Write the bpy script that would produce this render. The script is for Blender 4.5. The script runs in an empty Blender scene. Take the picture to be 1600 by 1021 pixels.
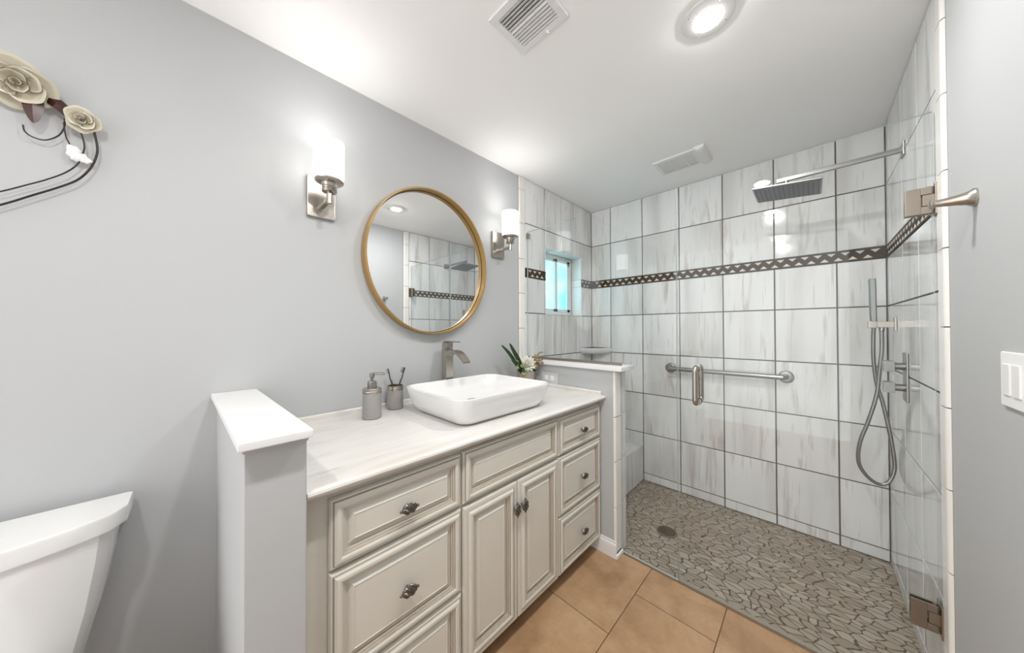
import bpy, bmesh, math, random
from mathutils import Vector, Matrix
random.seed(7)
PI = math.pi
SC = bpy.context.scene
COL = SC.collection

# ------------------------------------------------------------------ camera
F_PX, YAW, PITCH, ROLL = 478.85, math.radians(44.328), math.radians(0.51), math.radians(-0.181)
CAM = Vector((1.542, -1.5641, 1.3021))
cam_data = bpy.data.cameras.new('camera')
cam_data.sensor_width = 36.0
cam_data.sensor_fit = 'HORIZONTAL'
cam_data.lens = 36.0 * F_PX / 1600.0
cam_data.clip_start = 0.02
cam = bpy.data.objects.new('camera', cam_data)
COL.objects.link(cam)
fw = Vector((-math.sin(YAW) * math.cos(PITCH), math.cos(YAW) * math.cos(PITCH), math.sin(PITCH)))
rt = Vector((math.cos(YAW), math.sin(YAW), 0))
up = rt.cross(fw)
rt2 = rt * math.cos(ROLL) + up * math.sin(ROLL)
up2 = rt2.cross(fw)
cam.matrix_world = Matrix(((rt2.x, up2.x, -fw.x, CAM.x), (rt2.y, up2.y, -fw.y, CAM.y),
                           (rt2.z, up2.z, -fw.z, CAM.z), (0, 0, 0, 1)))
SC.camera = cam

# ------------------------------------------------------------------ world, exposure
SC.view_settings.view_transform = 'Standard'
SC.view_settings.look = 'None'
SC.view_settings.gamma = 1.0
SC.view_settings.use_curve_mapping = False
SC.view_settings.exposure = 0.90
world = bpy.data.worlds.new('world')
SC.world = world
world.use_nodes = True
world.node_tree.nodes['Background'].inputs[0].default_value = (1.0, 0.99, 0.975, 1)
world.node_tree.nodes['Background'].inputs[1].default_value = 1.3
DIFF_E, SHADE_E, BULB_E, PANE_E = 290.0, 2.0, 22.0, 1.7      # lamp strengths (emission)

# room measures (metres)
XR, YB, ZC = 1.8535, 1.1286, 2.44      # right wall, back wall, ceiling
YT, YTR, YG = 0.1476, 0.081, 0.172     # first wall tile, tile trim, glass plane
YREAR = -3.3

# ------------------------------------------------------------------ helpers
def link(o, parent=None):
    COL.objects.link(o)
    if parent is not None:
        o.parent = parent
    return o

def finish(bm, sharp=0.6):
    bmesh.ops.recalc_face_normals(bm, faces=bm.faces[:])
    for f in bm.faces:
        f.smooth = True
    for e in bm.edges:
        if len(e.link_faces) == 2:
            e.smooth = e.calc_face_angle(0) < sharp
    return bm

def obj(name, bm, mats, parent=None, sharp=0.6, recalc=True):
    if recalc:
        finish(bm, sharp)
    me = bpy.data.meshes.new(name)
    bm.to_mesh(me)
    bm.free()
    for m in (mats if isinstance(mats, (list, tuple)) else [mats]):
        me.materials.append(m)
    o = bpy.data.objects.new(name, me)
    if recalc and len(me.polygons) > 6:
        w = o.modifiers.new('shading', 'WEIGHTED_NORMAL')
        w.keep_sharp = True
    return link(o, parent)

def tag(o, label, cat, group=None):
    o['label'] = label
    o['category'] = cat
    if group:
        o['group'] = group
    return o

def thing(name, label, cat, loc=(0, 0, 0), group=None):
    o = bpy.data.objects.new(name, None)
    o.empty_display_size = 0.05
    o.location = loc
    link(o)
    return tag(o, label, cat, group)

def struct(o):
    o['kind'] = 'structure'
    return o

def at_world(o):
    """keep a part's world-space mesh when its parent empty is not at the origin"""
    p = o.parent
    while p is not None:
        o.data.transform(Matrix.Translation(-Vector(p.location)))
        p = p.parent
    return o

def part(name, bm, mats, parent, sharp=0.6):
    return at_world(obj(name, bm, mats, parent, sharp))

def box(bm, x0, x1, y0, y1, z0, z1, bev=0.0, seg=2, mat=0):
    r = bmesh.ops.create_cube(bm, size=1.0)
    vs = r['verts']
    for v in vs:
        v.co = Vector((x0 + (v.co.x + .5) * (x1 - x0), y0 + (v.co.y + .5) * (y1 - y0), z0 + (v.co.z + .5) * (z1 - z0)))
    fs = set(f for v in vs for f in v.link_faces)
    for f in fs:
        f.material_index = mat
    if bev > 0:
        es = list(set(e for v in vs for e in v.link_edges))
        rr = bmesh.ops.bevel(bm, geom=es, offset=bev, segments=seg, profile=0.5, affect='EDGES', clamp_overlap=True)
        for f in rr['faces']:
            f.material_index = mat
    return vs

def bxm(*a, **k):
    bm = bmesh.new()
    box(bm, *a, **k)
    return bm

def frame_of(axis):
    a = Vector(axis).normalized()
    h = Vector((0, 0, 1)) if abs(a.z) < .9 else Vector((1, 0, 0))
    u = h.cross(a).normalized()
    return u, a.cross(u), a

def loft(bm, rings, closed=True, cap0=False, cap1=False, mat=0):
    R = [[bm.verts.new(p) for p in ring] for ring in rings]
    n = len(R[0])
    for a, b in zip(R, R[1:]):
        for i in range(n if closed else n - 1):
            j = (i + 1) % n
            f = bm.faces.new((a[i], a[j], b[j], b[i]))
            f.material_index = mat
    if cap0:
        bm.faces.new(R[0][::-1]).material_index = mat
    if cap1:
        bm.faces.new(R[-1]).material_index = mat
    return R

def lathe(bm, prof, c=(0, 0, 0), axis=(0, 0, 1), n=32, cap0=True, cap1=True, mat=0, rib=None):
    u, v, a = frame_of(axis)
    c = Vector(c)
    rings = []
    for r, h in prof:
        ring = []
        for i in range(n):
            t = 2 * PI * i / n
            rr = r * (rib(t) if rib else 1)
            ring.append(c + a * h + u * (rr * math.cos(t)) + v * (rr * math.sin(t)))
        rings.append(ring)
    loft(bm, rings, True, cap0, cap1, mat)

def smooth_path(pts, n=6, closed=False):
    P = [Vector(p) for p in pts]
    out = []
    for i in range(len(P) - 1):
        p0, p1, p2, p3 = P[max(i - 1, 0)], P[i], P[i + 1], P[min(i + 2, len(P) - 1)]
        for k in range(n):
            t = k / n
            out.append(.5 * ((2 * p1) + (p2 - p0) * t + (2 * p0 - 5 * p1 + 4 * p2 - p3) * t * t + (3 * p1 - p0 - 3 * p2 + p3) * t ** 3))
    out.append(P[-1])
    return out

def tube(bm, path, r, n=12, caps=True, mat=0):
    P = [Vector(p) for p in path]
    rad = r if isinstance(r, (list, tuple)) else [r] * len(P)
    rings = []
    prev = None
    for i, p in enumerate(P):
        d = (P[min(i + 1, len(P) - 1)] - P[max(i - 1, 0)]).normalized()
        if prev is None:
            u = frame_of(d)[0]
        else:
            u = (prev - d * prev.dot(d)).normalized()
        prev = u
        v = d.cross(u)
        rings.append([p + (u * math.cos(2 * PI * k / n) + v * math.sin(2 * PI * k / n)) * rad[i] for k in range(n)])
    loft(bm, rings, True, caps, caps, mat)

def rrect(cx, cy, hx, hy, r, z, n=8, bow=0.0):
    pts = []
    for k, (sx, sy) in enumerate(((1, 1), (-1, 1), (-1, -1), (1, -1))):
        for i in range(n + 1):
            t = PI / 2 * (k + i / n)
            pts.append(Vector((cx + sx * (hx - r) + r * math.cos(t), cy + sy * (hy - r) + r * math.sin(t), z)))
    return pts

def extrude_profile(bm, prof, axis, a0, a1, mat=0):
    """closed 2-D profile swept along an axis; profile pairs are the two other axes in order"""
    def p(q, a):
        return {'x': (a, q[0], q[1]), 'y': (q[0], a, q[1]), 'z': (q[0], q[1], a)}[axis]
    loft(bm, [[p(q, a0) for q in prof], [p(q, a1) for q in prof]], True, True, True, mat)

def uv_box(bm, off=(0, 0)):
    uv = bm.loops.layers.uv.verify()
    for f in bm.faces:
        n = f.normal
        ax = max(range(3), key=lambda i: abs(n[i]))
        for l in f.loops:
            c = l.vert.co
            l[uv].uv = {0: (c.y + off[0], c.z + off[1]), 1: (c.x + off[0], c.z + off[1]), 2: (c.y + off[0], c.x + off[1])}[ax]

# ------------------------------------------------------------------ materials
def new_mat(name):
    m = bpy.data.materials.new(name)
    m.use_nodes = True
    nt = m.node_tree
    return m, nt, nt.nodes['Principled BSDF']

def P(name, col, rough=.5, metal=0.0, spec=.5, noise=0.0, nscale=20.0, bump=0.0, bscale=200.0, coat=0.0, emit=None, es=0.0, vec=None):
    m, nt, b = new_mat(name)
    b.inputs['Base Color'].default_value = (*col, 1)
    b.inputs['Roughness'].default_value = rough
    b.inputs['Metallic'].default_value = metal
    b.inputs['Specular IOR Level'].default_value = spec
    b.inputs['Coat Weight'].default_value = coat
    if emit:
        b.inputs['Emission Color'].default_value = (*emit, 1)
        b.inputs['Emission Strength'].default_value = es
    tc = nt.nodes.new('ShaderNodeTexCoord')
    src = tc.outputs['Object']
    if vec:
        mp = nt.nodes.new('ShaderNodeMapping')
        mp.inputs['Scale'].default_value = vec
        nt.links.new(src, mp.inputs[0])
        src = mp.outputs[0]
    if noise > 0:
        nz = nt.nodes.new('ShaderNodeTexNoise')
        nz.inputs['Scale'].default_value = nscale
        nz.inputs['Detail'].default_value = 4
        nt.links.new(src, nz.inputs['Vector'])
        mx = nt.nodes.new('ShaderNodeMix')
        mx.data_type = 'RGBA'
        mx.inputs[6].default_value = (*[c * (1 - noise) for c in col], 1)
        mx.inputs[7].default_value = (*[min(1, c * (1 + noise)) for c in col], 1)
        nt.links.new(nz.outputs[0], mx.inputs[0])
        nt.links.new(mx.outputs[2], b.inputs['Base Color'])
    if bump > 0:
        nb = nt.nodes.new('ShaderNodeTexNoise')
        nb.inputs['Scale'].default_value = bscale
        nt.links.new(src, nb.inputs['Vector'])
        bp = nt.nodes.new('ShaderNodeBump')
        bp.inputs['Strength'].default_value = bump
        bp.inputs['Distance'].default_value = .002
        nt.links.new(nb.outputs[0], bp.inputs['Height'])
        nt.links.new(bp.outputs[0], b.inputs['Normal'])
    return m

def ramp(nt, fac, stops):
    r = nt.nodes.new('ShaderNodeValToRGB')
    el = r.color_ramp.elements
    while len(el) < len(stops):
        el.new(.5)
    for e, (p, c) in zip(el, stops):
        e.position = p
        e.color = (*c, 1) if len(c) == 3 else c
    nt.links.new(fac, r.inputs[0])
    return r.outputs[0]

def uvnode(nt, scale):
    tc = nt.nodes.new('ShaderNodeTexCoord')
    mp = nt.nodes.new('ShaderNodeMapping')
    mp.inputs['Scale'].default_value = scale
    nt.links.new(tc.outputs['UV'], mp.inputs[0])
    return mp.outputs[0]

def mix(nt, fac, a, b, mode='MIX'):
    mx = nt.nodes.new('ShaderNodeMix')
    mx.data_type = 'RGBA'
    mx.blend_type = mode
    for i, s in ((6, a), (7, b)):
        if isinstance(s, tuple):
            mx.inputs[i].default_value = (*s, 1)
        else:
            nt.links.new(s, mx.inputs[i])
    if isinstance(fac, float):
        mx.inputs[0].default_value = fac
    else:
        nt.links.new(fac, mx.inputs[0])
    return mx.outputs[2]

def noise(nt, vec, scale, detail=4, rough=.55, dist=0.0):
    n = nt.nodes.new('ShaderNodeTexNoise')
    n.inputs['Scale'].default_value = scale
    n.inputs['Detail'].default_value = detail
    n.inputs['Roughness'].default_value = rough
    n.inputs['Distortion'].default_value = dist
    nt.links.new(vec, n.inputs['Vector'])
    return n.outputs[0]

def tile_material():
    m, nt, b = new_mat('wall_tile_glaze')
    broad = noise(nt, uvnode(nt, (5.0, .75, 1)), 1.0, 3, .5, .4)
    c0 = ramp(nt, broad, [(.34, (.67, .662, .65)), (.5, (.81, .81, .81)), (.66, (.86, .862, .865))])
    streak = noise(nt, uvnode(nt, (13.0, 1.1, 1)), 1.0, 5, .62, .9)
    s = ramp(nt, streak, [(.565, (0, 0, 0)), (.72, (1, 1, 1))])
    c1 = mix(nt, s, c0, (.50, .455, .41))
    fine = noise(nt, uvnode(nt, (42.0, 3.0, 1)), 1.0, 3, .6, .3)
    f = ramp(nt, fine, [(.60, (0, 0, 0)), (.73, (.6, .6, .6))])
    c2 = mix(nt, f, c1, (.52, .49, .46))
    nt.links.new(c2, b.inputs['Base Color'])
    b.inputs['Roughness'].default_value = .10
    b.inputs['Specular IOR Level'].default_value = .5
    return m

def marble_material():
    m, nt, b = new_mat('countertop_marble')
    tc = nt.nodes.new('ShaderNodeTexCoord')
    mp = nt.nodes.new('ShaderNodeMapping')
    mp.inputs['Scale'].default_value = (7.0, 1.6, 7.0)
    mp.inputs['Rotation'].default_value = (0, 0, .12)
    nt.links.new(tc.outputs['Object'], mp.inputs[0])
    n1 = noise(nt, mp.outputs[0], 1.3, 4, .6, .8)
    c0 = ramp(nt, n1, [(.28, (.62, .59, .54)), (.46, (.70, .68, .645)), (.65, (.74, .73, .71))])
    n2 = noise(nt, mp.outputs[0], 2.4, 5, .6, 1.2)
    s = ramp(nt, n2, [(.63, (0, 0, 0)), (.74, (.7, .7, .7))])
    c1 = mix(nt, s, c0, (.50, .48, .46))
    nt.links.new(c1, b.inputs['Base Color'])
    b.inputs['Roughness'].default_value = .22
    return m

def floor_material():
    m, nt, b = new_mat('terracotta_travertine')
    n1 = noise(nt, uvnode(nt, (4.0, 4.0, 1)), 1.0, 6, .65, .3)
    c0 = ramp(nt, n1, [(.32, (.31, .18, .09)), (.5, (.43, .265, .145)), (.66, (.50, .33, .195))])
    n2 = noise(nt, uvnode(nt, (45.0, 30.0, 1)), 1.0, 4, .7)
    s = ramp(nt, n2, [(.55, (0, 0, 0)), (.80, (.75, .75, .75))])
    c1 = mix(nt, s, c0, (.37, .225, .12))
    nt.links.new(c1, b.inputs['Base Color'])
    b.inputs['Roughness'].default_value = .42
    bp = nt.nodes.new('ShaderNodeBump')
    bp.inputs['Strength'].default_value = .15
    bp.inputs['Distance'].default_value = .002
    nt.links.new(n2, bp.inputs['Height'])
    nt.links.new(bp.outputs[0], b.inputs['Normal'])
    return m

def stone_floor_material():
    m, nt, b = new_mat('sliced_stone_mosaic')
    tc = nt.nodes.new('ShaderNodeTexCoord')
    wob = nt.nodes.new('ShaderNodeTexNoise')
    wob.inputs['Scale'].default_value = 9.0
    wob.inputs['Detail'].default_value = 3
    nt.links.new(tc.outputs['Object'], wob.inputs['Vector'])
    ad = nt.nodes.new('ShaderNodeVectorMath')
    ad.operation = 'MULTIPLY_ADD'
    ad.inputs[1].default_value = (.09, .05, 0)
    nt.links.new(wob.outputs['Color'], ad.inputs[0])
    nt.links.new(tc.outputs['Object'], ad.inputs[2])
    mp = nt.nodes.new('ShaderNodeMapping')
    mp.inputs['Scale'].default_value = (19.0, 34.0, 1.0)
    mp.inputs['Rotation'].default_value = (0, 0, .25)
    nt.links.new(ad.outputs[0], mp.inputs[0])
    ve = nt.nodes.new('ShaderNodeTexVoronoi')
    ve.voronoi_dimensions = '2D'
    ve.feature = 'DISTANCE_TO_EDGE'
    ve.inputs['Scale'].default_value = 1.0
    nt.links.new(mp.outputs[0], ve.inputs['Vector'])
    vc = nt.nodes.new('ShaderNodeTexVoronoi')
    vc.voronoi_dimensions = '2D'
    vc.inputs['Scale'].default_value = 1.0
    nt.links.new(mp.outputs[0], vc.inputs['Vector'])
    sep = nt.nodes.new('ShaderNodeSeparateColor')
    nt.links.new(vc.outputs['Color'], sep.inputs[0])
    c0 = ramp(nt, sep.outputs[0], [(0, (.34, .285, .23)), (.5, (.43, .375, .315)), (1, (.54, .485, .42))])
    big = noise(nt, tc.outputs['Object'], 2.2, 3, .6)
    c1 = mix(nt, ramp(nt, big, [(.35, (0, 0, 0)), (.7, (.5, .5, .5))]), c0, (.37, .28, .19))
    j = ramp(nt, ve.outputs['Distance'], [(.03, (0, 0, 0)), (.085, (1, 1, 1))])
    c2 = mix(nt, j, (.10, .075, .055), c1)
    nt.links.new(c2, b.inputs['Base Color'])
    b.inputs['Roughness'].default_value = .45
    bp = nt.nodes.new('ShaderNodeBump')
    bp.inputs['Strength'].default_value = .5
    bp.inputs['Distance'].default_value = .004
    nt.links.new(j, bp.inputs['Height'])
    nt.links.new(bp.outputs[0], b.inputs['Normal'])
    return m

def glass_material():
    m, nt, b = new_mat('clear_shower_glass')
    nt.nodes.remove(b)
    out = nt.nodes['Material Output']
    tr = nt.nodes.new('ShaderNodeBsdfTransparent')
    tr.inputs[0].default_value = (.982, .990, .990, 1)
    gl = nt.nodes.new('ShaderNodeBsdfGlossy')
    gl.inputs['Roughness'].default_value = .01
    gl.inputs['Color'].default_value = (.95, 1, 1, 1)
    lw = nt.nodes.new('ShaderNodeLayerWeight')
    lw.inputs[0].default_value = .5
    pw = nt.nodes.new('ShaderNodeMath')
    pw.operation = 'POWER'
    pw.inputs[1].default_value = 4.0
    nt.links.new(lw.outputs['Facing'], pw.inputs[0])
    fr = nt.nodes.new('ShaderNodeMath')
    fr.operation = 'MULTIPLY_ADD'
    fr.inputs[1].default_value = .70
    fr.inputs[2].default_value = .024
    nt.links.new(pw.outputs[0], fr.inputs[0])
    mx = nt.nodes.new('ShaderNodeMixShader')
    nt.links.new(fr.outputs[0], mx.inputs[0])
    nt.links.new(tr.outputs[0], mx.inputs[1])
    nt.links.new(gl.outputs[0], mx.inputs[2])
    nt.links.new(mx.outputs[0], out.inputs[0])
    return m

def emission_mat(name, col, strength, base=(.9, .9, .9)):
    return P(name, base, .4, emit=col, es=strength)

M = {}
M['paint'] = P('grey_wall_paint', (.485, .495, .503), .55, spec=.3, bump=.04, bscale=180)
M['ceiling'] = P('ceiling_paint', (.93, .93, .93), .75, spec=.2, bump=.05, bscale=90)
M['white'] = P('white_gloss_paint', (.79, .79, .79), .35)
M['vent_white'] = P('vent_white_paint', (.80, .80, .80), .5)
M['vent_dark'] = P('vent_duct_dark', (.12, .12, .12), .8)
M['tile'] = tile_material()
M['trim_tile'] = P('bullnose_trim_glaze', (.80, .785, .75), .18, noise=.06, nscale=9)
M['grout'] = P('dark_grout', (.13, .118, .105), .85)
M['border_dark'] = P('bronze_border', (.055, .026, .011), .6, spec=.15, noise=.3, nscale=60)
M['border_light'] = P('cream_border_stone', (.72, .67, .58), .4)
M['marble'] = marble_material()
M['cab'] = P('cream_cabinet_paint', (.67, .645, .585), .34, noise=.03, nscale=6)
M['glaze'] = P('cabinet_glaze', (.36, .30, .235), .5)
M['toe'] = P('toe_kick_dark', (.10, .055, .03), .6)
M['ceramic'] = P('white_ceramic', (.82, .82, .815), .09, coat=.3)
M['nickel'] = P('brushed_nickel', (.46, .425, .38), .27, metal=1, bump=.015, bscale=300, vec=(1, 1, 12))
M['steel'] = P('brushed_steel', (.33, .325, .32), .3, metal=1, bump=.04, bscale=300)
M['bronze_nickel'] = P('warm_nickel_hinge', (.33, .285, .24), .32, metal=1)
M['pewter'] = P('dark_pewter', (.20, .185, .17), .35, metal=1)
M['chrome'] = P('chrome', (.72, .72, .72), .12, metal=1)
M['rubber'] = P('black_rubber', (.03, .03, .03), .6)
M['showerface'] = P('shower_face_grey', (.16, .17, .185), .45, metal=.5, bump=.5, bscale=140)
M['wood'] = P('golden_birch_frame', (.34, .205, .06), .33, spec=.5, metal=.25, noise=.10, nscale=9, vec=(1, 1, 1))
M['mirror'] = P('mirror_silver', (.90, .91, .915), .0, metal=1)
M['glass'] = glass_material()
M['glass_edge'] = P('glass_edge', (.55, .62, .62), .15)
M['floor'] = floor_material()
M['floor_grout'] = P('brown_floor_grout', (.17, .105, .055), .8)
M['stone'] = stone_floor_material()
M['shade'] = emission_mat('frosted_lamp_shade', (1, .975, .94), SHADE_E)
M['diffuser'] = emission_mat('lamp_diffuser', (1, .985, .965), DIFF_E)
M['bulb'] = emission_mat('lamp_bulb', (1, .965, .92), BULB_E)
M['bronze'] = P('sweep_bronze', (.30, .235, .17), .4, metal=.7)
M['sweep'] = P('grey_door_sweep', (.36, .33, .28), .35)
M['vinyl'] = P('white_vinyl', (.86, .86, .86), .35)
M['concrete'] = P('grey_stone_resin', (.33, .315, .30), .6, noise=.18, nscale=160, bump=.4, bscale=500)
M['brush'] = P('dark_brush_plastic', (.045, .045, .045), .35)
M['bristle'] = P('pale_bristles', (.45, .42, .40), .7)
M['petal'] = P('cream_petal', (.84, .82, .73), .6)
M['leaf'] = P('dark_green_leaf', (.022, .048, .016), .4, noise=.4, nscale=30)
M['leaf_pale'] = P('pale_green_leaf', (.30, .36, .13), .5, noise=.3, nscale=40)
M['seed'] = P('brown_seed_heads', (.27, .19, .085), .7, noise=.4, nscale=80)
M['grass'] = P('dry_grass', (.62, .60, .55), .6)
M['vase'] = P('taupe_ribbed_vase', (.36, .30, .25), .5, noise=.15, nscale=40)
M['tin'] = P('cream_metal_petals', (.62, .575, .46), .36, metal=.1, noise=.12, nscale=14)
M['tin_edge'] = P('petal_dark_edge', (.13, .10, .07), .5, metal=.4)
M['maroon'] = P('maroon_lacquer', (.05, .012, .009), .28, noise=.3, nscale=25)
M['wire'] = P('dark_wire', (.045, .035, .035), .45, metal=.6)
M['white_cloth'] = P('white_plaster', (.85, .85, .85), .6)
M['void'] = P('dark_hole', (.05, .05, .05), .8)
M['silver_print'] = P('silver_patterned_plate', (.70, .71, .73), .3, noise=.22, nscale=55, metal=.2)

def pane_material():
    m, nt, b = new_mat('teal_daylight_pane')
    nt.nodes.remove(b)
    out = nt.nodes['Material Output']
    em = nt.nodes.new('ShaderNodeEmission')
    tc = nt.nodes.new('ShaderNodeTexCoord')
    n = noise(nt, tc.outputs['Object'], 3.0, 2)
    c = ramp(nt, n, [(.35, (.13, .50, .56)), (.65, (.33, .72, .75))])
    nt.links.new(c, em.inputs[0])
    em.inputs[1].default_value = PANE_E
    nt.links.new(em.outputs[0], out.inputs[0])
    return m
M['pane'] = pane_material()

# ------------------------------------------------------------------ tile walls
def tile_sheet(name, o, u, n, cols, rows, parent, holes=(), skip=(), g=.0035, th=.007, mat='tile', v=(0, 0, 1)):
    """tiles (chamfered slabs) over a plane: o origin, u along, v up, n outward; cols/rows are joint positions"""
    o, u, n, v = Vector(o), Vector(u), Vector(n), Vector(v)
    bm = bmesh.new()
    uv = bm.loops.layers.uv.verify()
    for i in range(len(cols) - 1):
        for j in range(len(rows) - 1):
            if (i, j) in skip or j in skip:
                continue
            cells = [(cols[i] + g, cols[i + 1] - g, rows[j] + g, rows[j + 1] - g)]
            for (h0, h1, k0, k1) in holes:
                nxt = []
                for (a0, a1, b0, b1) in cells:
                    if a1 <= h0 or a0 >= h1 or b1 <= k0 or b0 >= k1:
                        nxt.append((a0, a1, b0, b1))
                        continue
                    if a0 < h0: nxt.append((a0, h0, b0, b1))
                    if a1 > h1: nxt.append((h1, a1, b0, b1))
                    if b0 < k0: nxt.append((max(a0, h0), min(a1, h1), b0, k0))
                    if b1 > k1: nxt.append((max(a0, h0), min(a1, h1), k1, b1))
                cells = nxt
            ou, ov = random.uniform(0, 60), random.uniform(0, 60)
            for (a0, a1, b0, b1) in cells:
                if a1 - a0 < .004 or b1 - b0 < .004:
                    continue
                c = .0012
                rings = []
                for d, ins in ((0, 0), (th - c, 0), (th, c)):
                    rings.append([(a0 + ins, b0 + ins, d), (a1 - ins, b0 + ins, d), (a1 - ins, b1 - ins, d), (a0 + ins, b1 - ins, d)])
                V = [[bm.verts.new(o + u * p[0] + v * p[1] + n * p[2]) for p in r] for r in rings]
                faces = [((V[2][0], V[2][1], V[2][2], V[2][3]), rings[2])]
                fl = bm.faces.new(V[2])
                for l, p in zip(fl.loops, rings[2]):
                    l[uv].uv = (p[0] + ou, p[1] + ov)
                for A, B, ra, rb in ((V[0], V[1], rings[0], rings[1]), (V[1], V[2], rings[1], rings[2])):
                    for k in range(4):
                        q = (k + 1) % 4
                        f = bm.faces.new((A[k], A[q], B[q], B[k]))
                        for l, p in zip(f.loops, (ra[k], ra[q], rb[q], rb[k])):
                            l[uv].uv = (p[0] + ou, p[1] + ov)
    return struct(obj(name, bm, M[mat], parent, .3))

def border_strip(name, o, u, n, length, parent, holes=()):
    """woven bronze listello: dark bar, raised rails, cream triangles"""
    o, u, n = Vector(o), Vector(u), Vector(n)
    z0, z1 = 1.6975, 1.7615
    bm = bmesh.new()
    def prism(pts, d0, d1, mat):
        a = [bm.verts.new(o + u * p[0] + Vector((0, 0, p[1])) + n * d0) for p in pts]
        b = [bm.verts.new(o + u * p[0] + Vector((0, 0, p[1])) + n * d1) for p in pts]
        fs = [bm.faces.new(b)]
        for k in range(len(pts)):
            q = (k + 1) % len(pts)
            fs.append(bm.faces.new((a[k], a[q], b[q], b[k])))
        for f in fs:
            f.material_index = mat
    segs = [(0.002, length)]
    for h0, h1 in holes:
        segs = [s for a, b in segs for s in ((a, min(b, h0)), (max(a, h1), b)) if s[1] - s[0] > .004]
    for a, b in segs:
        prism([(a, z0), (b, z0), (b, z1), (a, z1)], 0, .006, 0)
        prism([(a, z0), (b, z0), (b, z0 + .007), (a, z0 + .007)], 0, .010, 0)
        prism([(a, z1 - .007), (b, z1 - .007), (b, z1), (a, z1)], 0, .010, 0)
        p = .058
        k = math.ceil(a / p)
        while (k + 1) * p < b + .02:
            x = k * p
            if x + .021 < b and x - .021 > a:
                prism([(x - .019, z1 - .0085), (x, z1 - .027), (x + .019, z1 - .0085)], 0, .0085, 1)
            x += p / 2
            if x + .021 < b and x - .021 > a:
                prism([(x - .019, z0 + .0085), (x + .019, z0 + .0085), (x, z0 + .027)], 0, .0085, 1)
            # woven ribs between the triangles
            for s0, s1 in ((k * p, (k + .5) * p), ((k + .5) * p, (k + 1) * p)):
                up_ = s0 == k * p
                za, zb = (z1 - .0335, z0 + .0335) if up_ else (z0 + .0335, z1 - .0335)
                if s1 < b and s0 > a:
                    w = .0035
                    prism([(s0, za - w), (s1, zb - w), (s1, zb + w), (s0, za + w)], 0, .0095, 0)
            k += 1
    return struct(obj(name, bm, [M['border_dark'], M['border_light']], parent, .3))

ROWS = [0.0, .065, .405, .745, 1.085, 1.425, 1.696, 1.763, 2.103, 2.44]   # row 6 is the border
W0, W1, WZ0, WZ1 = .40, .937, 1.425, 1.968                                # window opening in the left wall

# left wall: painted stretch and the tiled stretch with the window opening
wl = bmesh.new()
box(wl, -.14, 0, YREAR, YTR, 0, ZC)
wall_left = struct(obj('wall_left', wl, M['paint']))
gb = bmesh.new()
box(gb, -.14, 0, YTR, W0, 0, ZC)
box(gb, -.14, 0, W1, YB + .12, 0, ZC)
box(gb, -.14, 0, W0, W1, 0, WZ0)
box(gb, -.14, 0, W0, W1, WZ1, ZC)
wall_tl = struct(obj('wall_shower_left', gb, M['grout']))
tile_sheet('tiles', (0, 0, 0), (0, 1, 0), (1, 0, 0), [YT, .386, .616, .852, YB - .007], ROWS, wall_tl, holes=[(W0, W1, WZ0, WZ1)], skip=(6,))
border_strip('border', (0, YT, 0), (0, 1, 0), (1, 0, 0), YB - YT - .008, wall_tl, holes=[(W0 - YT, W1 - YT)])
# tiled reveal of the opening
tile_sheet('reveal_tiles', (0, W1, 0), (-1, 0, 0), (0, -1, 0), [-.006, .098], [WZ0 + .004, 1.696, 1.763, WZ1], wall_tl, g=.001, th=.004)
tile_sheet('reveal_tiles', (0, W0, 0), (-1, 0, 0), (0, 1, 0), [-.006, .098], [WZ0 + .004, 1.696, 1.763, WZ1], wall_tl, g=.001, th=.004)
tile_sheet('reveal_tiles', (0, 0, WZ1), (0, 1, 0), (0, 0, -1), [W0, .66, W1], [-.098, .006], wall_tl, g=.001, th=.004, v=(1, 0, 0))
struct(obj('sill', bxm(-.10, .012, W0, W1, WZ0 - .006, WZ0 + .008, bev=.002), M['white'], wall_tl))

# back wall
gb = bxm(0, XR, YB, YB + .12, 0, ZC)
wall_back = struct(obj('wall_back', gb, M['grout']))
tile_sheet('tiles', (0, YB, 0), (1, 0, 0), (0, -1, 0), [.007, .206, .4985, .790, 1.081, 1.3685, 1.6545, XR - .007], ROWS, wall_back, skip=(6,))
border_strip('border', (0.008, YB, 0), (1, 0, 0), (0, -1, 0), XR - .016, wall_back)

# right wall
wall_right = struct(obj('wall_right', bxm(XR, XR + .13, YREAR, YTR, 0, ZC), M['paint']))
wall_tr = struct(obj('wall_shower_right', bxm(XR, XR + .13, YTR, YB + .12, 0, ZC), M['grout']))
tile_sheet('tiles', (XR, 0, 0), (0, 1, 0), (-1, 0, 0), [YT, .4167, .7067, .9967, YB - .007], ROWS, wall_tr, skip=(6,))
border_strip('border', (XR, YT, 0), (0, 1, 0), (-1, 0, 0), YB - YT - .008, wall_tr)

# bullnose trims
def bullnose(name, x, n, z0, z1, joints, y0=YTR + .004, y1=YT - .003):
    bm = bmesh.new()
    js = [z0] + [j for j in joints if z0 < j < z1] + [z1]
    for a, b in zip(js, js[1:]):
        prof = [(x, y1), (x, y0)]
        for k in range(7):
            t = PI / 2 * k / 6
            prof.append((x + n * (.010 * math.sin(t)), y0 + .014 - .014 * math.cos(t)))
        prof.append((x + n * .010, y1))
        extrude_profile(bm, prof, 'z', a + .0018, b - .0018)
    return struct(obj(name, bm, M['trim_tile'], None, .4))
bullnose('trim_1', 0, 1, 0, ZC - .002, sorted([2.3425, 2.09, 1.826, 1.57, 1.31, 1.05, .79, .53, .27]))
bullnose('trim_2', XR, -1, 0, ZC - .002, sorted([2.2866, 2.0477, 1.8024, 1.556, 1.305, 1.049, .791, .5296, .2644]))

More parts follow.
